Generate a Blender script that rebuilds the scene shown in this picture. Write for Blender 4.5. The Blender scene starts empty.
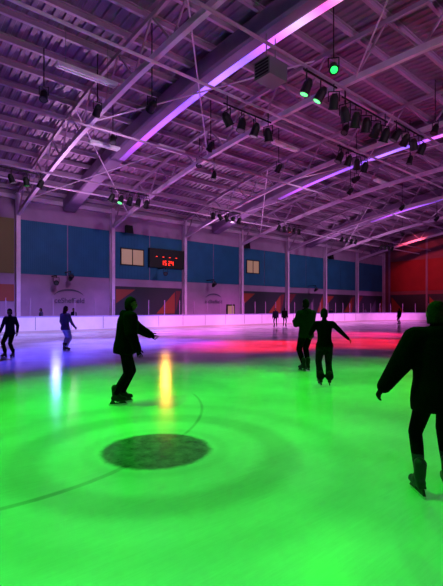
import bpy, bmesh, math, random
from mathutils import Vector, Matrix
random.seed(7)
S=bpy.context.scene
S.view_settings.view_transform='Standard'
S.view_settings.look='None'
YAW=math.radians(40.3)
RX=Vector((math.cos(YAW),-math.sin(YAW),0)); FW=Vector((math.sin(YAW),math.cos(YAW),0))
def W(r,f,z=0.0): return RX*r+FW*f+Vector((0,0,z))

# ---------------- materials ----------------
MC={}
def mat(name,col,rough=0.6,metal=0.0,noise=0.0,nscale=8.0,bump=0.0,bscale=60.0,emit=None,es=0.0,spec=0.5):
    if name in MC: return MC[name]
    m=bpy.data.materials.new(name); m.use_nodes=True; nt=m.node_tree; p=nt.nodes['Principled BSDF']
    p.inputs['Base Color'].default_value=(*col,1); p.inputs['Roughness'].default_value=rough
    p.inputs['Metallic'].default_value=metal; p.inputs['Specular IOR Level'].default_value=spec
    tc=nt.nodes.new('ShaderNodeTexCoord')
    if noise>0:
        n=nt.nodes.new('ShaderNodeTexNoise'); n.inputs['Scale'].default_value=nscale; n.inputs['Detail'].default_value=5
        r=nt.nodes.new('ShaderNodeValToRGB')
        r.color_ramp.elements[0].position=.3; r.color_ramp.elements[1].position=.7
        r.color_ramp.elements[0].color=(*[c*(1-noise) for c in col],1); r.color_ramp.elements[1].color=(*[min(1,c*(1+noise)) for c in col],1)
        nt.links.new(tc.outputs['Object'],n.inputs['Vector']); nt.links.new(n.outputs['Fac'],r.inputs['Fac']); nt.links.new(r.outputs['Color'],p.inputs['Base Color'])
    if bump>0:
        n=nt.nodes.new('ShaderNodeTexNoise'); n.inputs['Scale'].default_value=bscale; n.inputs['Detail'].default_value=3
        b=nt.nodes.new('ShaderNodeBump'); b.inputs['Strength'].default_value=bump; b.inputs['Distance'].default_value=.01
        nt.links.new(tc.outputs['Object'],n.inputs['Vector']); nt.links.new(n.outputs['Fac'],b.inputs['Height']); nt.links.new(b.outputs['Normal'],p.inputs['Normal'])
    if emit:
        p.inputs['Emission Color'].default_value=(*emit,1); p.inputs['Emission Strength'].default_value=es
    MC[name]=m; return m
def clad(name,col,axis='X',scale=6.0,depth=.5,rough=.6):
    m=mat(name,col,rough,noise=.12,nscale=.8,spec=.3); nt=m.node_tree; p=nt.nodes['Principled BSDF']
    tc=nt.nodes.new('ShaderNodeTexCoord'); w=nt.nodes.new('ShaderNodeTexWave'); w.bands_direction=axis
    w.inputs['Scale'].default_value=scale; b=nt.nodes.new('ShaderNodeBump'); b.inputs['Strength'].default_value=depth; b.inputs['Distance'].default_value=.03
    nt.links.new(tc.outputs['Object'],w.inputs['Vector']); nt.links.new(w.outputs['Fac'],b.inputs['Height']); nt.links.new(b.outputs['Normal'],p.inputs['Normal'])
    return m
M_deck=mat('roof_deck',(.25,.125,.25),.5,noise=.2,nscale=.5)
M_purl=mat('purlin_paint',(.42,.24,.42),.5)
M_steel=mat('truss_paint',(.62,.43,.64),.45,noise=.1,nscale=2)
M_web=mat('truss_web_paint',(.34,.20,.35),.5)
M_girder=mat('girder_paint',(.20,.11,.24),.5,noise=.15,nscale=1)
M_wall=clad('wall_cladding_mauve',(.34,.20,.36),'X',5)
M_wallend=clad('wall_cladding_maroon',(.17,.05,.085),'Y',5)
M_blue=clad('wall_panel_blue',(.008,.10,.20),'X',2.2,.3)
M_redp=clad('wall_panel_red',(.20,.010,.018),'Y',2.2,.3)
M_navy=mat('mural_navy',(.016,.016,.032),.6)
M_orange=mat('mural_orange',(.24,.035,.018),.6)
M_red=mat('mural_red',(.12,.012,.022),.6)
M_lilac=mat('mural_lilac',(.07,.05,.10),.6)
M_letter=mat('letter_navy',(.07,.05,.12),.6)
M_olive=mat('panel_olive',(.13,.09,.02),.6)
M_dark=mat('dark_metal',(.008,.008,.010),.5,spec=.3)
M_grey=mat('grey_metal',(.17,.17,.19),.4,metal=.4)
M_board=mat('board_plastic',(.90,.78,.94),.35,noise=.05,nscale=1.5)
M_rail=mat('board_rail',(.45,.35,.75),.4)
M_kick=mat('kick_plate',(.60,.50,.50),.4)
M_floor=mat('rubber_floor',(.05,.045,.055),.8,noise=.3,nscale=3)
M_white=mat('fitting_white',(.75,.72,.80),.5)
M_blade=mat('blade_steel',(.6,.6,.62),.25,metal=1)
M_lensg=mat('lens_green',(.1,.5,.2),.3,emit=(.01,1,.12),es=2.0)
M_lenso=mat('lens_off',(.03,.03,.035),.3)
M_lensb=mat('lens_blue',(.1,.2,.5),.3,emit=(.25,.25,1),es=.8)
M_lensr=mat('lens_red',(.5,.05,.05),.3,emit=(1,.05,.06),es=.8)
M_digit=mat('score_digit',(.5,.02,.01),.4,emit=(1,.03,.015),es=2.5)
M_win=mat('window_lit',(.25,.2,.15),.3,emit=(.75,.40,.22),es=.24)
M_skin=mat('skin',(.13,.07,.05),.7,spec=.1)
M_eye=mat('eye_white',(.3,.3,.3),.3); M_pupil=mat('pupil',(.01,.01,.01),.2); M_lip=mat('lip',(.2,.06,.06),.5)

# ---------------- mesh helpers ----------------
class MB:
    def __init__(s): s.v=[];s.f=[];s.m=[];s.mats=[]
    def mi(s,m):
        if m not in s.mats: s.mats.append(m)
        return s.mats.index(m)
    def add(s,vs,fs,m):
        o=len(s.v); s.v+= [tuple(v) for v in vs]; k=s.mi(m)
        for f in fs: s.f.append([i+o for i in f]); s.m.append(k)
    def box(s,x0,x1,y0,y1,z0,z1,m):
        v=[(x,y,z) for z in(z0,z1) for y in(y0,y1) for x in(x0,x1)]
        s.add(v,[(0,2,3,1),(4,5,7,6),(0,1,5,4),(2,6,7,3),(0,4,6,2),(1,3,7,5)],m)
    def bar(s,a,b,w,h,m,up=Vector((0,0,1))):
        a=Vector(a);b=Vector(b);d=(b-a).normalized(); sd=d.cross(up)
        if sd.length<1e-3: sd=d.cross(Vector((1,0,0)))
        sd.normalize(); u=sd.cross(d)
        v=[p+sd*i*w/2+u*j*h/2 for p in(a,b) for j in(-1,1) for i in(-1,1)]
        s.add(v,[(0,2,3,1),(4,5,7,6),(0,1,5,4),(2,6,7,3),(0,4,6,2),(1,3,7,5)],m)
    def tube(s,a,b,r0,r1,m,n=10):
        a=Vector(a);b=Vector(b);d=(b-a).normalized(); t=Vector((0,0,1)) if abs(d.z)<.9 else Vector((1,0,0))
        p=d.cross(t).normalized();q=d.cross(p); vs=[]
        for c,r in((a,r0),(b,r1)):
            for i in range(n):
                an=2*math.pi*i/n; vs.append(c+(p*math.cos(an)+q*math.sin(an))*r)
        fs=[(i,(i+1)%n,n+(i+1)%n,n+i) for i in range(n)]+[tuple(range(n))[::-1],tuple(range(n,2*n))]
        s.add(vs,fs,m)
    def loft(s,rings,m,close=True):
        n=len(rings[0]); vs=[p for r in rings for p in r]; fs=[]
        for k in range(len(rings)-1):
            for i in range(n): fs.append((k*n+i,k*n+(i+1)%n,(k+1)*n+(i+1)%n,(k+1)*n+i))
        if close: fs+= [tuple(range(n))[::-1],tuple(range((len(rings)-1)*n,len(rings)*n))]
        s.add(vs,fs,m)
    def cone(s,p0,p1,r0,r1,m,n=14):
        p0=Vector(p0);p1=Vector(p1);d=p1-p0
        d=d.normalized() if d.length>1e-6 else Vector((0,0,1))
        t=Vector((0,0,1)) if abs(d.z)<.9 else Vector((1,0,0)); p=d.cross(t).normalized();q=d.cross(p); R=[]
        for c,r,angs in((p0,r0,(-80,-50,-20,0)),(p1,r1,(0,20,50,80))):
            for a in angs:
                a=math.radians(a); cc=c+d*r*math.sin(a); rr=r*math.cos(a)
                R.append([cc+(p*math.cos(2*math.pi*i/n)+q*math.sin(2*math.pi*i/n))*rr for i in range(n)])
        s.loft(R,m)
    def ell(s,c,rx,ry,rz,m,M=None,n=16,k=10):
        c=Vector(c);R=[]
        for j in range(k+1):
            a=math.pi*(j+.02 if j==0 else (j-.02 if j==k else j))/k-math.pi/2
            ring=[]
            for i in range(n):
                t=2*math.pi*i/n; v=Vector((rx*math.cos(a)*math.cos(t),ry*math.cos(a)*math.sin(t),rz*math.sin(a)))
                if M: v=M@v
                ring.append(c+v)
            R.append(ring)
        s.loft(R,m)
    def obj(s,name,parent=None,smooth=False):
        me=bpy.data.meshes.new(name); me.from_pydata(s.v,[],s.f); me.update()
        for m in s.mats: me.materials.append(m)
        me.polygons.foreach_set('material_index',s.m)
        bm=bmesh.new(); bm.from_mesh(me); bmesh.ops.recalc_face_normals(bm,faces=bm.faces); bm.to_mesh(me); bm.free()
        if smooth: me.polygons.foreach_set('use_smooth',[True]*len(me.polygons))
        o=bpy.data.objects.new(name,me); S.collection.objects.link(o)
        if parent: o.parent=parent
        return o
def empty(name,loc=(0,0,0),rz=0):
    e=bpy.data.objects.new(name,None); e.location=loc; e.rotation_euler=(0,0,rz); S.collection.objects.link(e); return e

# ---------------- hall dimensions ----------------
X0,X1,Y0,Y1=-8.0,60.0,-13.0,33.0
def zr(v): return 13.45-.0059*(v-10)**2      # deck
def zb(v): return 11.35-.0057*(v-10)**2      # truss bottom chord
def zl(v): return 12.3-.0062*(v-10)**2       # lit girder underside
COLS=[8.53+7.345*k for k in range(-2,7)]

b=MB(); b.box(X0-.3,X1+.3,Y0-.3,Y1+.3,-.3,-.02,M_floor); b.obj('floor')

# ice
RX0,RX1,RY0,RY1,RR=-4.0,57.0,-2.0,29.6,8.0
def rink(off=0,n=14):
    P=[];r=RR+off
    for cx,cy,a0 in((RX1-RR,RY1-RR,0),(RX0+RR,RY1-RR,90),(RX0+RR,RY0+RR,180),(RX1-RR,RY0+RR,270)):
        for i in range(n+1):
            a=math.radians(a0+90*i/n); P.append((cx+r*math.cos(a),cy+r*math.sin(a)))
    return P
mi=bpy.data.materials.new('ice'); mi.use_nodes=True; nt=mi.node_tree; L=nt.links; p=nt.nodes['Principled BSDF']
def N(t,**k):
    n=nt.nodes.new(t)
    for a,c in k.items(): setattr(n,a,c)
    return n
def math_(op,a,b=None,c=None,clamp=False):
    n=N('ShaderNodeMath',operation=op); n.use_clamp=clamp
    for i,x in enumerate((a,b,c)):
        if x is None: continue
        if isinstance(x,(int,float)): n.inputs[i].default_value=x
        else: L.new(x,n.inputs[i])
    return n.outputs[0]
tc=N('ShaderNodeTexCoord'); sep=N('ShaderNodeSeparateXYZ'); L.new(tc.outputs['Object'],sep.inputs[0])
cc=W(-.75,4.88)
dx=math_('SUBTRACT',sep.outputs[0],cc.x); dy=math_('SUBTRACT',sep.outputs[1],cc.y)
dist=math_('SQRT',math_('ADD',math_('MULTIPLY',dx,dx),math_('MULTIPLY',dy,dy)))
nz=N('ShaderNodeTexNoise'); nz.inputs['Scale'].default_value=7; nz.inputs['Detail'].default_value=7; nz.inputs['Roughness'].default_value=.75; L.new(tc.outputs['Object'],nz.inputs['Vector'])
wob=math_('ADD',dist,math_('MULTIPLY',math_('SUBTRACT',nz.outputs['Fac'],.5),.16))
def band(x,lo,hi,soft):
    a=N('ShaderNodeMapRange'); a.interpolation_type='SMOOTHSTEP'; a.inputs['From Min'].default_value=lo-soft; a.inputs['From Max'].default_value=lo+soft; L.new(x,a.inputs['Value'])
    c=N('ShaderNodeMapRange'); c.interpolation_type='SMOOTHSTEP'; c.inputs['From Min'].default_value=hi-soft; c.inputs['From Max'].default_value=hi+soft; c.inputs['To Min'].default_value=1; c.inputs['To Max'].default_value=0; L.new(x,c.inputs['Value'])
    return math_('MULTIPLY',a.outputs[0],c.outputs[0])
disc=band(wob,-1,.62,.05); ring=math_('ADD',math_('MULTIPLY',band(wob,1.22,1.62,.12),.26),math_('ADD',math_('MULTIPLY',band(wob,.70,.84,.05),.10),math_('MULTIPLY',band(wob,2.0,2.3,.12),.10)))
def arc(cx,cy,rad,wd):
    ex=math_('SUBTRACT',sep.outputs[0],cx); ey=math_('SUBTRACT',sep.outputs[1],cy)
    dd=math_('SQRT',math_('ADD',math_('MULTIPLY',ex,ex),math_('MULTIPLY',ey,ey)))
    return band(math_('ABSOLUTE',math_('SUBTRACT',dd,rad)),-1,wd,.015)
# curved painted line, fitted through three surveyed floor points on either side of the spot
def circ(p,q,r):
    ax,ay,bx,by,cx,cy=p.x,p.y,q.x,q.y,r.x,r.y; d=2*(ax*(by-cy)+bx*(cy-ay)+cx*(ay-by))
    ux=((ax*ax+ay*ay)*(by-cy)+(bx*bx+by*by)*(cy-ay)+(cx*cx+cy*cy)*(ay-by))/d; uy=((ax*ax+ay*ay)*(cx-bx)+(bx*bx+by*by)*(ax-cx)+(cx*cx+cy*cy)*(bx-ax))/d
    return ux,uy,math.hypot(ax-ux,ay-uy)
def fl(px,py): f=423*1.62/(py-309); return W((px-221.5)/423*f,f)
c1=circ(fl(176,385),fl(202,408),fl(186,433)); c2=circ(fl(118,470),fl(70,489),fl(20,504))
fdot=math_('ADD',math_('MULTIPLY',dx,FW.x),math_('MULTIPLY',dy,FW.y))
upper=math_('GREATER_THAN',fdot,.1)
lower=math_('LESS_THAN',fdot,-.14)
line=math_('ADD',math_('MULTIPLY',math_('MULTIPLY',arc(*c1,.022),upper),band(dist,.6,3.2,.1)),math_('MULTIPLY',math_('MULTIPLY',arc(*c2,.035),lower),band(dist,.6,1.9,.1)))
dark=math_('ADD',math_('MULTIPLY',disc,math_('ADD',.38,math_('MULTIPLY',nz.outputs['Fac'],.85))),math_('ADD',ring,math_('MULTIPLY',line,.30)),clamp=True)
nl=N('ShaderNodeTexNoise'); nl.inputs['Scale'].default_value=.45; nl.inputs['Detail'].default_value=4; L.new(tc.outputs['Object'],nl.inputs['Vector'])
mp=N('ShaderNodeMapping'); mp.inputs['Scale'].default_value=(2.0,30,1); mp.inputs['Rotation'].default_value=(0,0,.6); L.new(tc.outputs['Object'],mp.inputs[0])
ns=N('ShaderNodeTexNoise'); ns.inputs['Scale'].default_value=1.2; ns.inputs['Detail'].default_value=5; ns.inputs['Distortion'].default_value=1.4; L.new(mp.outputs[0],ns.inputs['Vector'])
val=math_('MULTIPLY',math_('SUBTRACT',1.0,dark),math_('ADD',.18,math_('ADD',math_('MULTIPLY',nl.outputs['Fac'],.95),math_('MULTIPLY',ns.outputs['Fac'],.16))),clamp=True)
cm=N('ShaderNodeCombineColor'); L.new(math_('MULTIPLY',val,.84),cm.inputs[0]); L.new(val,cm.inputs[1]); L.new(math_('MULTIPLY',val,.95),cm.inputs[2])
L.new(cm.outputs[0],p.inputs['Base Color'])
L.new(math_('ADD',.07,math_('MULTIPLY',nl.outputs['Fac'],.18)),p.inputs['Roughness'])
bp=N('ShaderNodeBump'); bp.inputs['Strength'].default_value=.10; bp.inputs['Distance'].default_value=.01; L.new(ns.outputs['Fac'],bp.inputs['Height']); L.new(bp.outputs['Normal'],p.inputs['Normal'])
p.inputs['IOR'].default_value=1.31
b=MB(); P=rink(-.005); b.loft([[(x,y,-.02) for x,y in P],[(x,y,0) for x,y in P]],mi); b.obj('ice_sheet')

# dasher boards
b=MB(); n=len(P)
def ringwall(o0,o1,z0,z1,m):
    A=rink(o0);B=rink(o1)
    for i in range(n):
        j=(i+1)%n
        v=[(*A[i],z0),(*A[j],z0),(*A[j],z1),(*A[i],z1),(*B[i],z0),(*B[j],z0),(*B[j],z1),(*B[i],z1)]
        b.add(v,[(0,1,2,3),(5,4,7,6),(3,2,6,7),(0,4,5,1)],m)
ringwall(0,.12,-.02,.16,M_kick); ringwall(.005,.12,.16,1.06,M_board); ringwall(-.02,.16,1.06,1.14,M_rail)
RB=b.obj('rink_boards')
b=MB(); x=RX0+RR
while x<RX1-RR:
    b.box(x-.015,x+.015,RY1-.008,RY1+.01,.2,1.06,M_grey); x+=2.4
b.obj('seams',RB)
b=MB(); x=RX0+RR
while x<RX1-RR+.1:
    b.box(x-.025,x+.025,RY1+.05,RY1+.10,1.14,2.35,M_web); x+=1.5
for k in range(9):
    a=math.radians(90*k/8); cx,cy=RX1-RR+(RR+.08)*math.sin(a),RY1-RR+(RR+.08)*math.cos(a); b.box(cx-.025,cx+.025,cy-.025,cy+.025,1.14,2.35,M_web)
b.obj('stanchions',RB)

# long wall with panels
wb=MB(); wb.box(X0-.3,X1+.3,Y1,Y1+.3,-.02,10.6,M_wall); WB=wb.obj('wall_back')
b=MB(); allc=COLS+[X1]
for k in range(len(allc)-1):
    a,c=allc[k]+.2,allc[k+1]-.2
    if a<8: b.box(a,c,Y1-.05,Y1,4.2,8.15,M_olive); b.box(a,c,Y1-.05,Y1,2.2,3.4,M_orange); continue
    mid=(a+c)/2
    b.box(a,mid-.04,Y1-.05,Y1,4.2,8.15,M_blue); b.box(mid+.04,c,Y1-.05,Y1,4.2,8.15,M_blue)
b.obj('blue_panels',WB)
b=MB(); yy=Y1-.06
for k in range(3,len(allc)-1):
    a,c=allc[k]+.2,allc[k+1]-.2
    if k==4: continue
    b.box(a,c,Y1-.05,Y1,.0,3.55,M_navy)
    if k%2==1: T=[((a+.2,3.3),(a+2.0,3.3),(a+.2,2.1),M_orange),((c-2.8,1.2),(c-.8,1.2),(c-.8,3.2),M_orange),((c-.7,3.3),(c-.7,1.4),(c-.1,3.3),M_red)]
    else: T=[((a,3.4),(a+1.6,3.4),(a,1.8),M_red),((a+3.4,1.2),(a+5.0,1.2),(a+5.0,3.0),M_lilac),((c-.1,3.4),(c-.1,1.2),(c-1.3,1.2),M_orange)]
    for q in T: b.add([(x,yy,z) for x,z in q[:3]],[(0,1,2)],q[3])
b.obj('triangle_mural',WB)
for x in allc:
    b=MB(); xx=min(x,X1-.2)
    b.box(xx-.14,xx+.14,Y1-.42,Y1-.38,-.02,zr(Y1)-.35,M_steel); b.box(xx-.14,xx+.14,Y1-.1,Y1-.065,-.02,zr(Y1)-.35,M_steel); b.box(xx-.02,xx+.02,Y1-.38,Y1-.1,-.02,zr(Y1)-.35,M_steel)
    b.box(xx-.2,xx+.2,Y1-.48,Y1-.065,-.02,.02,M_steel)
    b.obj('wall_column')
b=MB(); b.box(X0,X1,Y1-.3,Y1-.11,9.55,9.85,M_steel); b.obj('eaves_beam',WB)
def gable(name,x0,x1,m):
    b=MB(); n=30
    ys=[Y0-.3+(Y1-Y0+.6)*i/n for i in range(n+1)]
    A=[(x0,Y0-.3,-.02)]+[(x0,y,zr(y)+.1) for y in ys]+[(x0,Y1+.3,-.02)]
    B=[(x1,y,z) for _,y,z in A]; b.loft([A,B],m); return b.obj(name)
WR=gable('wall_right',X1,X1+.3,M_wallend); gable('wall_left',X0-.3,X0,M_wallend)
b=MB(); y=Y1-1.2
while y>Y0+2:
    b.box(X1-.05,X1,y-5.2,y,4.2,8.6,M_redp); b.box(X1-.05,X1,y-5.2,y,.6,3.7,M_navy)
    b.add([(X1-.07,y-.2,.9),(X1-.07,y-2.4,.9),(X1-.07,y-.2,3.4)],[(0,1,2)],M_orange)
    b.box(X1-.12,X1-.02,y+.02,y+.28,-.02,zr(y)-.2,M_girder); y-=5.5
b.obj('red_panels',WR)
b=MB(); b.box(X0-.3,X1+.3,Y0-.3,Y0,-.02,10.6,M_wall); WF=b.obj('wall_front')

def window(i,x,z,w,h):
    b=MB(); b.box(x-w/2,x+w/2,Y1-.09,Y1-.055,z-h/2,z+h/2,M_win)
    for a,c,d,e in((-w/2-.08,w/2+.08,h/2,h/2+.08),(-w/2-.08,w/2+.08,-h/2-.08,-h/2),(-w/2-.08,-w/2,-h/2,h/2),(w/2,w/2+.08,-h/2,h/2),(-.03,.03,-h/2,h/2)):
        b.box(x+a,x+c,Y1-.14,Y1-.055,z+d,z+e,M_dark)
    b.obj('window_%d'%i)
window(1,17.8,6.1,2.1,1.3); window(2,32.4,6.2,1.8,1.3)
b=MB(); sx,sz=21.2,6.2
b.box(sx-1.85,sx+1.85,Y1-.35,Y1-.055,sz-.85,sz+.85,M_dark)
for a in(-1.85,1.8): b.box(sx+a,sx+a+.05,Y1-.38,Y1-.35,sz-.85,sz+.85,M_dark)
for a in(-.85,.8): b.box(sx-1.8,sx+1.8,Y1-.38,Y1-.35,sz+a,sz+a+.05,M_dark)
SEG={'0':'abcdef','1':'bc','2':'abged','4':'fgbc','5':'afgcd','8':'abcdefg'}
def digit(x,z,w,h,ch):
    t=w*.22; y0,y1=Y1-.375,Y1-.35
    q={'a':(x,x+w,z+h-t,z+h),'g':(x,x+w,z+h/2-t/2,z+h/2+t/2),'d':(x,x+w,z,z+t),'f':(x,x+t,z+h/2,z+h),'b':(x+w-t,x+w,z+h/2,z+h),'e':(x,x+t,z,z+h/2),'c':(x+w-t,x+w,z,z+h/2)}
    for s in SEG[ch]: a=q[s]; b.box(a[0],a[1],y0,y1,a[2],a[3],M_digit)
for i,ch in enumerate('1524'): digit(sx-.62+i*.33+(.08 if i>1 else 0),sz-.6,.2,.4,ch)
for i in range(4): b.box(sx-1.2+i*.7,sx-1.05+i*.7,Y1-.37,Y1-.35,sz+.1,sz+.15,M_digit)
b.obj('scoreboard')
b=MB(); b.box(28.6,29.7,Y1-.15,Y1-.07,0,2.1,M_dark); b.box(28.72,29.58,Y1-.165,Y1-.15,1.0,1.95,M_win); b.box(28.72,28.76,Y1-.2,Y1-.15,.9,1.1,M_grey); b.obj('door_1')
def lettering(x,z,size):
    e=empty('wall_lettering',(x,Y1-.07,z))
    c=bpy.data.curves.new('text','FONT'); c.body='iceSheffield'; c.size=size; c.extrude=.005; c.align_x='CENTER'; c.materials.append(M_letter)
    o=bpy.data.objects.new('letters',c); S.collection.objects.link(o); o.rotation_euler=(math.pi/2,0,0); o.parent=e
    b=MB()
    for k in range(20):
        a0=math.radians(20+k*7);a1=math.radians(27+k*7); R=size*2.2
        w0=.06*math.sin(math.pi*k/20)+.01;w1=.06*math.sin(math.pi*(k+1)/20)+.01
        b.add([(R*math.cos(a0),0,size*.7+R*.45*math.sin(a0)),(R*math.cos(a1),0,size*.7+R*.45*math.sin(a1)),(R*math.cos(a1),0,size*.7+w1*2+R*.45*math.sin(a1)),(R*math.cos(a0),0,size*.7+w0*2+R*.45*math.sin(a0))],[(0,1,2,3)],M_letter)
    b.obj('swoosh',e)
lettering(12.3,2.1,.56); lettering(26.9,2.2,.5)

# ---------------- roof ----------------
b=MB(); prof=[]; x=X0-.3
while x<X1+.3:
    prof+= [(x,0),(x+.16,0),(x+.20,.07),(x+.36,.07)]; x+=.40
ns_=28; ys=[Y0-.4+(Y1-Y0+.8)*i/ns_ for i in range(ns_+1)]
vs=[(px,y,zr(y)+pz) for y in ys for px,pz in prof]; m_=len(prof)
fs=[(j*m_+i,j*m_+i+1,(j+1)*m_+i+1,(j+1)*m_+i) for j in range(ns_) for i in range(m_-1)]
b.add(vs,fs,M_deck)
b.add([(xx,y,zr(y)+.25) for y in ys for xx in(X0-.3,X1+.3)],[(2*j,2*j+1,2*j+3,2*j+2) for j in range(ns_)],M_dark)
CE=b.obj('ceiling')
b=MB(); y=Y0+.6
while y<Y1-.2:
    z=zr(y); b.box(X0,X1,y-.09,y+.09,z-.04,z-.005,M_purl); b.box(X0,X1,y-.015,y+.015,z-.26,z-.04,M_web); b.box(X0,X1,y-.07,y+.07,z-.285,z-.26,M_purl)
    y+=1.5
b.obj('roof_purlins')
for x in COLS:
    b=MB(); n=16; Ys=[Y1-.45-(Y1-Y0-.9)*i/n for i in range(n+1)]
    for i in range(n):
        a,c=Ys[i],Ys[i+1]
        b.bar((x,a,zb(a)),(x,c,zb(c)),.20,.26,M_steel); b.bar((x,a,zr(a)-.40),(x,c,zr(c)-.40),.14,.18,M_web)
        mm=(a+c)/2
        b.bar((x,a,zb(a)),(x,mm,zr(mm)-.40),.07,.07,M_web); b.bar((x,mm,zr(mm)-.40),(x,c,zb(c)),.07,.07,M_web)
    b.obj('roof_truss')
ledm=bpy.data.materials.new('led_strip'); ledm.use_nodes=True; nt=ledm.node_tree; p=nt.nodes['Principled BSDF']
t=nt.nodes.new('ShaderNodeTexCoord'); sp=nt.nodes.new('ShaderNodeSeparateXYZ'); mr=nt.nodes.new('ShaderNodeMapRange'); mr.inputs['From Min'].default_value=24; mr.inputs['From Max'].default_value=2
rp=nt.nodes.new('ShaderNodeValToRGB'); nt.links.new(t.outputs['Object'],sp.inputs[0]); nt.links.new(sp.outputs[1],mr.inputs[0]); nt.links.new(mr.outputs[0],rp.inputs[0])
el=rp.color_ramp.elements; el[0].color=(.10,.01,.25,1); el[0].position=0; el[1].color=(.9,.05,.5,1); el[1].position=1
for pos,c in((.08,(.40,.05,.70)),(.2,(.36,.09,.85)),(.32,(.20,.07,1)),(.42,(.42,.18,.95)),(.50,(.20,.09,1)),(.58,(.65,.12,.85)),(.63,(.55,.40,.75)),(.68,(.8,.08,.5)),(.74,(.5,.42,.5)),(.8,(.9,.06,.45))):
    e=el.new(pos); e.color=(*c,1)
nt.links.new(rp.outputs[0],p.inputs['Emission Color']); p.inputs['Emission Strength'].default_value=1.7; p.inputs['Base Color'].default_value=(.3,.2,.4,1)
for x in(12.2,26.9,41.6,56.2):
    b=MB(); n=44; R=[]
    Ys=[Y1-.45-(Y1-Y0-.9)*i/n for i in range(n+1)]
    for y in Ys:
        z=zl(y); R.append([(x-.5,y,z+.12),(x-.42,y,z),(x+.42,y,z),(x+.5,y,z+.12),(x+.5,y,z+.8),(x-.5,y,z+.8)])
    b.loft(R,M_girder)
    Q=[y for y in Ys if -6<y<24.5]
    b.loft([[(x+.06,y,zl(y)-.05),(x+.40,y,zl(y)-.05),(x+.40,y,zl(y)),(x+.06,y,zl(y))] for y in Q],ledm)
    b.obj('arched_girder')
for y in(27.5,25.9,20.0,14.0,10.5,4.5,-1.5):
    b=MB(); z=zb(y)-.20; b.tube((X0+.1,y,z),(X1-.1,y,z),.06,.06,M_steel if y in(27.5,14.0,4.5) else M_web,8)
    b.obj('lighting_rail')
b=MB()
for k in range(0,len(COLS)-1):
    for ya,yc in((30,22),(20,12),(10,2)):
        if k%2==0: b.tube((COLS[k],ya,zb(ya)),(COLS[k+1],yc,zr(yc)-.4),.035,.035,M_steel,6); b.tube((COLS[k+1],ya,zb(ya)),(COLS[k],yc,zr(yc)-.4),.035,.035,M_steel,6)
b.obj('roof_bracing')
for (u,v,ln) in((7.2,17.2,2.6),(10.4,22.5,1.8),(13.9,21,1.8),(19.5,17,2.2),(31,17,2.4),(21,7.5,2.4),(39,14,2.4)):
    b=MB(); z=zb(v)+.35
    b.box(u-ln/2,u+ln/2,v-.18,v+.18,z,z+.12,M_white); b.box(u-ln/2+.05,u+ln/2-.05,v-.14,v-.04,z-.05,z,M_white); b.box(u-ln/2+.05,u+ln/2-.05,v+.04,v+.14,z-.05,z,M_white)
    for a in(-ln*.35,ln*.35): b.tube((u+a,v,z+.1),(u+a,v,zr(v)-.02),.012,.012,M_grey,6)
    b.obj('batten_luminaire')

# ---------------- stage lights ----------------
def can(b,pos,tgt,lens,s=1.0):
    pos=Vector(pos); d=(Vector(tgt)-pos).normalized()
    b.tube(pos-d*.22*s,pos-d*.10*s,.07*s,.13*s,M_dark,14); b.tube(pos-d*.10*s,pos+d*.18*s,.13*s,.14*s,M_dark,14)
    b.tube(pos+d*.18*s,pos+d*.21*s,.16*s,.16*s,M_dark,14); b.tube(pos+d*.205*s,pos+d*.215*s,.11*s,.11*s,lens,14)
    sd=d.cross(Vector((0,0,1))); sd=sd.normalized() if sd.length>.01 else Vector((1,0,0))
    for k in(-1,1): b.bar(pos+sd*.16*s*k,pos+sd*.16*s*k+Vector((0,0,.3*s)),.03,.03,M_dark)
    b.bar(pos-sd*.175*s+Vector((0,0,.3*s)),pos+sd*.175*s+Vector((0,0,.3*s)),.03,.03,M_dark); b.tube(pos+Vector((0,0,.3*s)),pos+Vector((0,0,.42*s)),.025,.025,M_dark,6)
def cluster(u,v,n,lenses,span=2.2,s=1.0,down=0):
    b=MB(); z=zb(v)-.27-.46*s-.1-down
    b.tube((u-span/2-.2,v,z+.46*s),(u+span/2+.2,v,z+.46*s),.04,.04,M_dark,8)
    for a in(-span/2,span/2): b.tube((u+a,v,z+.46*s),(u+a,v,zb(v)-.27),.025,.025,M_dark,6)
    for i in range(n):
        x=u-span/2+span*i/max(1,n-1)
        can(b,(x,v,z),(x+random.uniform(-4,7),v+random.uniform(-2,9),0),lenses[i%len(lenses)],s)
    b.obj('stage_light_cluster')
cluster(6.8,25.9,4,[M_lensg,M_lenso,M_lensg,M_lenso],2.4,1.2); cluster(13.8,25.9,5,[M_lenso,M_lensg,M_lensb,M_lenso],2.6,1.3)
cluster(22.5,25.9,5,[M_lenso,M_lensr,M_lenso],2.8,1.2); cluster(30.2,25.9,5,[M_lenso,M_lenso,M_lensr],2.8,1.2); cluster(40,25.9,4,[M_lenso,M_lensb],2.6,1.2); cluster(48,25.9,4,[M_lenso],2.6,1.2)
cluster(14.2,10.5,3,[M_lensg,M_lensg,M_lenso],1.8,1.4); cluster(17.6,10.5,5,[M_lenso],3.4,1.5,.25); cluster(21.8,10.5,4,[M_lenso,M_lenso,M_lensr],2.8,1.4); cluster(33,10.5,4,[M_lenso])
cluster(17,4.5,3,[M_lensg,M_lenso],1.8,1.3); cluster(22.5,4.5,3,[M_lensg],1.8,1.3); cluster(13.5,14,4,[M_lenso],2.6,1.4,.3); cluster(22,14,4,[M_lenso],2.6,1.4)
for u in(17.2,31,46):
    b=MB(); z=8.35; y=Y1-.5
    b.loft([[(u-.3,y-.35,z-.35),(u+.3,y-.35,z-.35),(u+.22,y+.2,z-.25),(u-.22,y+.2,z-.25)],[(u-.3,y-.2,z+.35),(u+.3,y-.2,z+.35),(u+.22,y+.2,z+.35),(u-.22,y+.2,z+.35)]],M_dark)
    b.bar((u,y+.15,z),(u,Y1-.04,z),.08,.12,M_dark); b.obj('loudspeaker')
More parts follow.
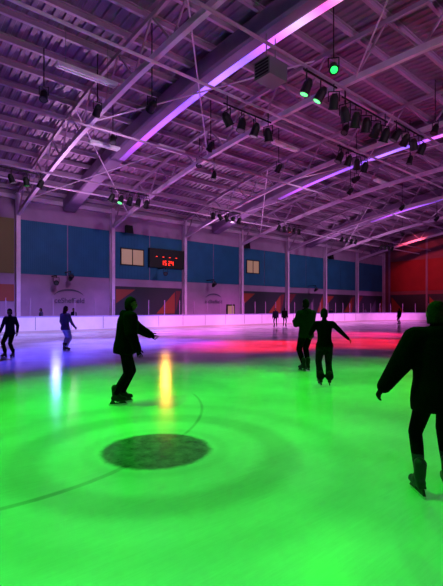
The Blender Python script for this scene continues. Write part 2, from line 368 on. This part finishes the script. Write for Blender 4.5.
b=MB(); pp=Vector((12.1,11.3,10.8)); b.box(pp.x-.5,pp.x+.5,pp.y-.4,pp.y+.4,pp.z-.34,pp.z+.34,M_grey); b.tube((pp.x,pp.y+.4,pp.z),(pp.x,pp.y+.55,pp.z),.17,.19,M_dark,14)
for i in(-.25,.25): b.tube((pp.x+i,pp.y,pp.z+.34),(pp.x+i,pp.y,zl(pp.y)-.06),.025,.025,M_grey,6)
for i in range(5): b.box(pp.x-.52,pp.x-.5,pp.y-.34,pp.y+.34,pp.z-.26+i*.12,pp.z-.20+i*.12,M_dark)
b.obj('hanging_projector')

def lamp(pos,tgt,col,power,cone,blend=.6,rad=.12,lens=None):
    pos=Vector(pos);tgt=Vector(tgt); d=(tgt-pos).normalized()
    b=MB(); can(b,pos,tgt,lens or M_lenso,1.2)
    if pos.z>9.5: b.tube(pos+Vector((0,0,.5)),(pos.x,pos.y,(zl(pos.y)-.02) if min(abs(pos.x-g) for g in(12.2,26.9,41.6))<.6 else zr(pos.y)-.02),.025,.025,M_dark,6)
    else: b.tube(pos+Vector((0,0,.36)),(pos.x,pos.y,pos.z+.36+.2),.04,.04,M_dark,6); b.bar((pos.x,pos.y,pos.z+.5),(pos.x,Y1-.07 if pos.y>10 else Y0,pos.z+.5),.08,.08,M_dark)
    e=b.obj('spotlight_fixture')
    l=bpy.data.lights.new('lamp','SPOT'); l.color=col; l.energy=power; l.spot_size=math.radians(cone); l.spot_blend=blend; l.shadow_soft_size=rad
    o=bpy.data.objects.new('lamp',l); S.collection.objects.link(o); o.location=pos+d*.32; o.rotation_euler=d.to_track_quat('-Z','Y').to_euler(); o.parent=e
G=(.001,1,.004)
lamp(W(-6,6.5,11),W(-.6,4.8,0),G,5200,70,.9,lens=M_lensg)
lamp((13.5,9.4,10.7),W(2.6,6.0,0),G,2700,54,.9,lens=M_lensg)
lamp(W(7,11,10.9),W(4,10.5,0),G,3000,48,.9,lens=M_lensg)
lamp(W(-3,11,10.9),W(-1.5,9.0,0),G,2300,48,.9)
lamp(W(-1,-3,9.8),W(-1.4,2.6,0),(.05,1,.16),1300,50,.9)
Rd=(1,.003,.008)
lamp((19,12.5,10.9),W(1.5,19.0,0),Rd,17000,34,.8)
lamp((22.5,9.5,10.9),W(7.0,20.5,0),Rd,13000,38,.8)
lamp((26,12.5,10.9),W(9,27,0),(1,.01,.12),12000,42,.8)
B=(.09,.05,1)
lamp((6.0,19,10.9),W(-7.0,14.5,0),B,12000,38,.9)
lamp((10.2,21,10.7),W(-5.5,20,0),(.20,.12,1),12000,42,.8)
lamp((16,21,10.7),W(-2.8,20,0),(.14,.03,1),9500,36,.8)
lamp((18,22,10.6),W(-2.0,29,0),(.7,.06,.8),7500,44,.8)
Pk=(1,.22,.85)
for u,tx in((20,22),(28,29),(36,37),(43,45),(50,54)): lamp((u,18,10.5),(tx,29.3,.2),Pk,9500,42,.9)
lamp((8,18,10.5),(8.5,29.6,.4),(.34,.25,1),9500,40,.9)
lamp((14.5,18,10.5),(15.5,29.6,.4),(.42,.25,1),9500,40,.9)
Lw_fill=(.95,.70,1)
for u in(9,24,39): lamp((u,15,9.9),(u+3,33,5.0),Lw_fill,2600,80,1.0,rad=.45)  # added fill lamps that brighten the long wall and boards
lamp((48,24,10.4),(60,26,6.5),(1,.12,.16),4200,60,.9)  # extra red lamp, added to brighten the end wall
Mv_fill=(1,.50,.98)
for u in(-3,14,31,48): lamp((u,Y0+1.2,6.0),(u+4,-1,14),Mv_fill,5600,95,.9,rad=.3)  # unseen floods along the near wall, added to light the roof mauve
for u in(12,26,42): lamp((u,Y1-1.2,3.95),(u,20,13),Mv_fill,2800,105,.9,rad=.3)  # added uplights by the long wall, mauve fill for the far roof
# added wall lamps, narrow beams aimed to make reflected streaks on the ice
lamp((20.4,31.7,4.75),W(-1.3,9.6,0),(1,.40,.06),420,9,.9,rad=.3)
lamp((11.0,32.0,3.6),W(-6.0,15.0,0),(.30,.30,1),200,14,.9,rad=.3)

# ---------------- people ----------------
def segd(p,a,b,r0,r1):
    ab=b-a; t=max(0,min(1,(p-a).dot(ab)/max(1e-9,ab.length_squared))); return (p-(a+ab*t)).length-(r0+(r1-r0)*t)
def remesh(b,name,vox,parent,sm=3):
    o=b.obj(name); md=o.modifiers.new('r','REMESH'); md.mode='VOXEL'; md.voxel_size=vox; md.use_smooth_shade=True
    s2=o.modifiers.new('s','SMOOTH'); s2.factor=.5; s2.iterations=sm
    dg=bpy.context.evaluated_depsgraph_get(); me=bpy.data.meshes.new_from_object(o.evaluated_get(dg)); me.name=name
    mats=list(o.data.materials); o.modifiers.clear(); o.data=me; me.materials.clear()
    for m in mats: me.materials.append(m)
    me.polygons.foreach_set('use_smooth',[True]*len(me.polygons)); me.polygons.foreach_set('material_index',[0]*len(me.polygons))
    o.parent=parent; return o
def person(name,r,f,phi,H,top,pants,boot,pelvis=(0,0,.95),lean=(0,0),feet=None,uarm=None,farm=None,bulk=.01,hem=.12,flare=0,legb=0,headt=0,hair='short',haircol=(.008,.006,.005),glove=None,vox=.014,footyaw=(8,-8),hood=False,sock=None):
    k=H/1.80
    root=empty(name,W(r,f,0),-YAW+math.radians(phi)); root.scale=(k,k,k)
    V=Vector; P=V(pelvis)
    M=Matrix.Rotation(-math.radians(lean[0]),3,'X')@Matrix.Rotation(math.radians(lean[1]),3,'Y')
    up=lambda x,y,z:P+M@V((x,y,z))
    C=up(0,.0,.36);Nk=up(0,-.01,.55);HC=Nk+(M@V((0,.02,.0)))+V((0,.02,.155))
    sh=[up(-.185,-.005,.47),up(.185,-.005,.47)]; hip=[P+V((-.09,0,-.02)),P+V((.09,0,-.02))]
    feet=feet or [(-.11,0,0),(.11,0,0)]
    ank=[V((a,b_,c+.16)) for a,b_,c in feet]
    uarm=uarm or [(-.2,0,-1),(.2,0,-1)]; farm=farm or [(-.12,.25,-1),(.12,.25,-1)]
    el=[sh[i]+V(uarm[i]).normalized()*.285 for i in(0,1)]; wr=[el[i]+V(farm[i]).normalized()*.25 for i in(0,1)]
    kn=[]
    for i in(0,1):
        h,a=hip[i],ank[i]; d=a-h; Ld=min(d.length,.835); u1,l1=.43,.41
        t=(Ld*Ld+u1*u1-l1*l1)/(2*Ld); hh=math.sqrt(max(0,u1*u1-t*t)); dn=d.normalized(); fw=V((0.1*(i*2-1),1,0)); fw=(fw-dn*fw.dot(dn)).normalized()
        kn.append(h+dn*t+fw*hh)
    b=MB(); mt=top
    segs=[]
    def ad(a,c,r0,r1,tag): b.cone(a,c,r0,r1,mt); segs.append((a,c,r0,r1,tag))
    sx=(M@V((1,0,0)));sy=(M@V((0,1,0)))
    rings=[]
    def rg(c,rx,ry,ax=sx,ay=sy): rings.append([c+ax*rx*math.cos(2*math.pi*i/24)+ay*ry*math.sin(2*math.pi*i/24) for i in range(24)])
    k2=bulk; down=P+V((0,0,-hem))
    rg(down,.172+k2,.125+k2,V((1,0,0)),V((0,1,0))); rg(P+V((0,0,-hem*.5)),.176+k2,.132+k2,V((1,0,0)),V((0,1,0))); rg(P,.170+k2,.125+k2); rg(up(0,0,.10),.152+k2,.112+k2); rg(up(0,0,.22),.150+k2,.110+k2); rg(up(0,.005,.34),.168+k2,.122+k2); rg(up(0,0,.44),.168+k2,.112+k2); rg(up(0,-.005,.50),.125+k2,.085+k2); rg(up(0,-.01,.55),.06+k2*.5,.058+k2*.5)
    b.loft(rings,mt)
    segs+= [(down,C,.15+k2,.15+k2,0),(C,Nk,.15+k2,.07+k2,0)]
    ad(Nk+V((0,0,-.04)),HC+V((0,-.015,-.05)),.056,.054,2)
    for i in(0,1):
        ad(up(0,-.01,.47),sh[i],.07+k2,.062+k2,0)
        ad(sh[i],el[i],.062+k2,.047+k2*.9,0); ad(el[i],wr[i],.046+k2*.9,.033+k2*.6,0)
        hp=hip[i]
        ad(hp,kn[i],.092+legb,.060+legb,1)
        m1=kn[i].lerp(ank[i],.35)
        ad(kn[i],m1+V((0,-.012,0)),.058+legb,.056+legb,1); ad(m1+V((0,-.012,0)),ank[i]+V((0,0,.05)),.056+legb,.042+legb+flare,1)
        b.ell(hp+V((0,-.05,-.03)),.085,.08,.1,mt)
    if hood:
        b.ell(up(0,-.09,.52),.12,.07,.08,mt); segs.append((up(-.06,-.09,.52),up(.06,-.09,.52),.08,.08,0))
        b.cone(up(-.07,0,.55),up(.07,0,.55),.05,.05,mt)
    o=remesh(b,'body',vox,root,3); me=o.data
    me.materials.clear()
    for m in(top,pants,M_skin,sock or pants): me.materials.append(m)
    for pl in me.polygons:
        c=pl.center; best=min(segs,key=lambda s:segd(c,s[0],s[1],s[2],s[3])); tg=best[4]
        if tg==0 and best[0] is down and c.z<down.z: tg=1
        if tg==1 and c.z>down.z+.005 and hem>=0.02: tg=0
        if sock and tg==1 and c.z<.36: tg=3
        pl.material_index=tg
    Hm=Matrix.Rotation(math.radians(headt),3,'Z')
    h=MB(); R=[]; n=24;kk=16
    for j in range(kk+1):
        a=math.pi*min(max(j,.05),kk-.05)/kk-math.pi/2; ring=[]
        for i in range(n):
            t=2*math.pi*i/n; x=.074*math.cos(a)*math.cos(t); y=.094*math.cos(a)*math.sin(t); z=.118*math.sin(a)
            if z<0:
                q=-z/.118; x*=1-.28*q; y=y*(1-.1*q)+.018*q if y>0 else y*(1-.35*q)
            if y>.02 and -.01<z<.03 and abs(x)>.012: y-=.006
            ring.append(HC+Hm@V((x,y,z)))
        R.append(ring)
    h.loft(R,M_skin)
    h.cone(HC+Hm@V((0,.088,.02)),HC+Hm@V((0,.104,-.022)),.009,.014,M_skin,10)
    for sgn in(-1,1):
        h.ell(HC+Hm@V((sgn*.078,-.005,.0)),.009,.02,.032,M_skin,Hm,10,6)
        h.ell(HC+Hm@V((sgn*.03,.077,.012)),.014,.01,.008,M_eye,Hm,10,6); h.ell(HC+Hm@V((sgn*.03,.085,.012)),.006,.004,.006,M_pupil,Hm,8,6)
        h.ell(HC+Hm@V((sgn*.03,.085,.032)),.018,.006,.004,mat('brow',(.01,.008,.006),.8),Hm,8,5)
    h.ell(HC+Hm@V((0,.087,-.05)),.024,.009,.008,M_lip,Hm,10,6)
    h.obj('head',root,True)
    hm=mat('hair_%.3f_%.3f'%haircol[:2],haircol,.8,noise=.4,nscale=60,bump=.6,bscale=150,spec=.06)
    g=MB(); R=[]
    for j in range(13):
        zz=-.085+ (.215)*j/12
        q=max(0.0,1-((zz)/.131)**2); rr=math.sqrt(q) if zz>0 else math.sqrt(max(.0,1-(zz/.2)**2)); rr=max(rr,.03)
        ring=[]
        for i in range(n):
            t=2*math.pi*i/n; cx,sy_=math.cos(t),math.sin(t)
            y=.104*sy_*rr
            if sy_>0.05 and zz<.055: y=min(y,.012)
            elif zz<.07: y=min(y,.085)
            ring.append(HC+Hm@V((.083*cx*rr,y-.006,zz)))
        R.append(ring)
    g.loft(R,hm)
    if hair=='bun': g.ell(HC+Hm@V((0,-.09,.085)),.045,.045,.04,hm,Hm); g.ell(HC+Hm@V((0,-.05,-.06)),.065,.055,.05,hm,Hm)
    if hair=='long':
        g.loft([[HC+Hm@V((.078*w*math.cos(2*math.pi*i/16),-.055+.045*math.sin(2*math.pi*i/16)-dz*.12,-dz)) for i in range(16)] for dz,w in((-.03,1),(.05,1.05),(.13,1.12),(.2,1.0),(.26,.7))],hm)
    g.obj('hair',root,True)
    hmt=glove or M_skin
    for i,sg in((0,-1),(1,1)):
        d=V(farm[i]).normalized(); nrm=V((-sg,0,0))+V((0,.15,0)); nrm=(nrm-d*nrm.dot(d)); 
        if nrm.length<.2: nrm=V((0,0,-1))-d*(-d.z)
        nrm.normalize(); sd=d.cross(nrm).normalized()
        if sd.dot(V((0,1,.6)))<0: sd=-sd
        w0=wr[i]+d*.005; q=MB()
        def rr_(a,rx,ry): return [w0+d*a+sd*rx*math.cos(2*math.pi*j/14)+nrm*ry*math.sin(2*math.pi*j/14) for j in range(14)]
        q.loft([rr_(-.03,.024,.018),rr_(.01,.026,.018),rr_(.045,.037,.016),rr_(.085,.041,.013),rr_(.095,.036,.009)],hmt)
        for j,(ln,) in enumerate(((.072,),(.080,),(.074,),(.058,))):
            off=.0325-.0215*j; p0=w0+d*.082+sd*off; c1=math.radians(14+3*j);c2=math.radians(42+4*j);c3=math.radians(62)
            spl=sd*(.10-.065*j)
            p1=p0+(d*math.cos(c1)+nrm*math.sin(c1)+spl)*ln*.48; p2=p1+(d*math.cos(c2)+nrm*math.sin(c2)+spl*.5)*ln*.32; p3=p2+(d*math.cos(c3)+nrm*math.sin(c3))*ln*.24
            q.cone(p0,p1,.0085,.0078,hmt,8); q.cone(p1,p2,.0078,.0072,hmt,8); q.cone(p2,p3,.0072,.0062,hmt,8)
        t0=w0+d*.028+sd*.026; t1=t0+(d*.65+sd*.68+nrm*.25)*.045; t2=t1+(d*.9+sd*.3+nrm*.35)*.032
        q.cone(t0,t1,.013,.0105,hmt,8); q.cone(t1,t2,.0105,.008,hmt,8)
        remesh(q,'hand_'+('left' if i==0 else 'right'),.0038,root,1)
    for i in(0,1):
        a=ank[i]; z0=feet[i][2]; Rz=Matrix.Rotation(math.radians(footyaw[i]),3,'Z')
        T=lambda x,y,z:V((a.x,a.y,z0))+Rz@V((x,y,z))
        q=MB()
        q.cone(T(0,-.015,.29),T(0,-.01,.17),.058,.050,boot); q.cone(T(0,-.035,.125),T(0,.05,.12),.043,.043,boot); q.cone(T(0,.03,.12),T(0,.145,.105),.045,.036,boot); q.cone(T(0,-.0,.2),T(0,.07,.12),.045,.04,boot)
        q.loft([[T(x*s_,y,z) for x,y in((-.036,-.07),(.036,-.07),(.042,.08),(.03,.175),(-.03,.175),(-.042,.08))] for z,s_ in((.078,1),(.10,1))],boot)
        remesh(q,'boot_'+('left' if i==0 else 'right'),.009,root,2)
        q=MB()
        q.loft([[T(x,y,z) for y,z in((-.10,.03),(-.075,.078),(-.03,.078),(0,.045),(.05,.045),(.08,.08),(.14,.08),(.18,.03))] for x in(-.012,.012)],M_dark)
        q.loft([[T(x,y,z) for y,z in((-.115,.012),(-.10,.0),(.165,.0),(.195,.02),(.185,.034),(-.11,.034))] for x in(-.003,.003)],M_blade)
        for zz in(.15,.18,.21,.24): q.tube(T(-.03,.045-(zz-.15)*.3,zz),T(.03,.045-(zz-.15)*.3,zz),.005,.005,M_grey,6)
        q.obj('blade_'+('left' if i==0 else 'right'),root)
    return root
K_black=mat('jacket_black',(.0018,.0018,.002),.9,bump=.4,bscale=40,spec=.03); K_trk=mat('trousers_black',(.0018,.0018,.0022),.9,bump=.3,bscale=60,spec=.03)
K_bt=mat('boot_black',(.005,.005,.006),.5,spec=.2); K_btg=mat('boot_grey',(.012,.012,.02),.5,spec=.3)
K_jean=mat('jeans_dark',(.004,.005,.010),.85,noise=.2,nscale=30,bump=.3,bscale=120,spec=.05)
K_lt=mat('jeans_light',(.28,.30,.42),.8,noise=.2,nscale=20); K_mid=mat('hoodie_grey',(.05,.04,.09),.85,bump=.4,bscale=60)
K_grn=mat('jacket_khaki',(.010,.011,.009),.8,bump=.5,bscale=25,spec=.08); K_nv=mat('top_navy',(.006,.006,.015),.8,spec=.05); K_glv=mat('glove_black',(.003,.003,.003),.8,spec=.05)
K_sock=mat('sock_grey',(.03,.03,.05),.9,bump=.4,bscale=100,spec=.1)
person('skater_in_black_jacket',-1.72,7.2,-66,1.84,K_black,K_trk,K_bt,pelvis=(0,.07,.965),lean=(8,0),feet=[(-.09,.05,0),(.07,-.09,0)],
  uarm=[(-.25,.85,-.72),(.45,-.05,-.9)],farm=[(-.05,1,-.55),(.2,.35,-1)],bulk=.06,hem=.12,legb=.02,hair='short',glove=K_glv,hood=True,vox=.012)
person('skater_in_dark_top',2.18,8.95,-4,1.66,K_black,K_jean,K_bt,pelvis=(0,0,.945),lean=(3,0),feet=[(-.09,.02,0),(.11,-.02,0)],
  uarm=[(-.45,.45,-.9),(.80,.1,-.75)],farm=[(.1,.95,-.35),(.75,.45,-.65)],bulk=.008,hem=.05,flare=.035,legb=.018,hair='bun')
person('skater_in_khaki_jacket',2.2,11.0,20,1.90,K_grn,K_trk,K_bt,feet=[(-.08,.0,0),(.08,.05,0)],
  uarm=[(-.2,.3,-1),(.2,.45,-.9)],farm=[(.3,.9,.3),(-.4,.9,.35)],bulk=.03,hem=.12,legb=.014,hair='short',hood=True)
person('skater_in_parka',1.87,3.70,-8,1.72,K_black,K_trk,K_btg,pelvis=(.02,.0,.94),lean=(5,1),feet=[(-.15,-.04,0),(.14,.10,0)],
  uarm=[(-.50,.05,-.85),(.5,.3,-.9)],farm=[(-.46,.25,-.8),(.35,.7,-.5)],bulk=.06,hem=.17,legb=.004,hair='bun',haircol=(.018,.009,.005),glove=K_glv,hood=True,vox=.011,sock=K_sock)
person('skater_in_navy_top',-7.0,14.0,170,1.66,K_nv,K_trk,K_bt,feet=[(-.12,0,0),(.13,.1,0)],uarm=[(-.45,0,-1),(.45,0,-1)],farm=[(-.2,.4,-1),(.2,.3,-1)],bulk=.016,legb=.012,hair='short',vox=.016)
person('skater_in_pale_jeans',-6.02,16.3,-30,1.76,K_mid,K_lt,K_bt,feet=[(-.17,.1,0),(.17,-.1,0)],uarm=[(-.35,.1,-1),(.35,.2,-1)],farm=[(-.1,.6,-1),(.1,.6,-.8)],bulk=.015,legb=.024,hair='long',haircol=(.04,.02,.012),vox=.016)
person('distant_skater',4.85,38.0,160,1.72,K_nv,K_trk,K_bt,bulk=.02,vox=.025); person('distant_skater',5.75,38.5,-20,1.76,K_black,K_trk,K_bt,bulk=.03,vox=.025,hair='long')
person('distant_skater',18.5,44.0,30,1.75,K_black,K_trk,K_bt,bulk=.03,vox=.025)
# people standing behind the far boards
for i,(x,yv,c) in enumerate(((9.6,31.0,K_mid),(12.0,31.2,K_nv),(44.0,31.0,K_nv),(51.5,30.9,K_mid))):
    q=Vector((x,yv,0)); person('spectator',q.dot(RX),q.dot(FW),130+20*i,1.7,c,K_trk,K_bt,bulk=.03,vox=.025,hair=('long','short')[i%2])

# ---------------- camera ----------------
cd=bpy.data.cameras.new('camera'); cam=bpy.data.objects.new('camera',cd); S.collection.objects.link(cam); S.camera=cam
cd.sensor_fit='VERTICAL'; cd.sensor_height=24; cd.sensor_width=24*443/586; cd.lens=24*423/586; cd.shift_y=16/586; cd.clip_end=300; cd.clip_start=.05
cam.location=(0,0,1.62); cam.rotation_euler=(math.pi/2,0,-YAW)
w=bpy.data.worlds.new('world'); S.world=w; w.use_nodes=True; w.node_tree.nodes['Background'].inputs[0].default_value=(.02,.015,.025,1); w.node_tree.nodes['Background'].inputs[1].default_value=.3
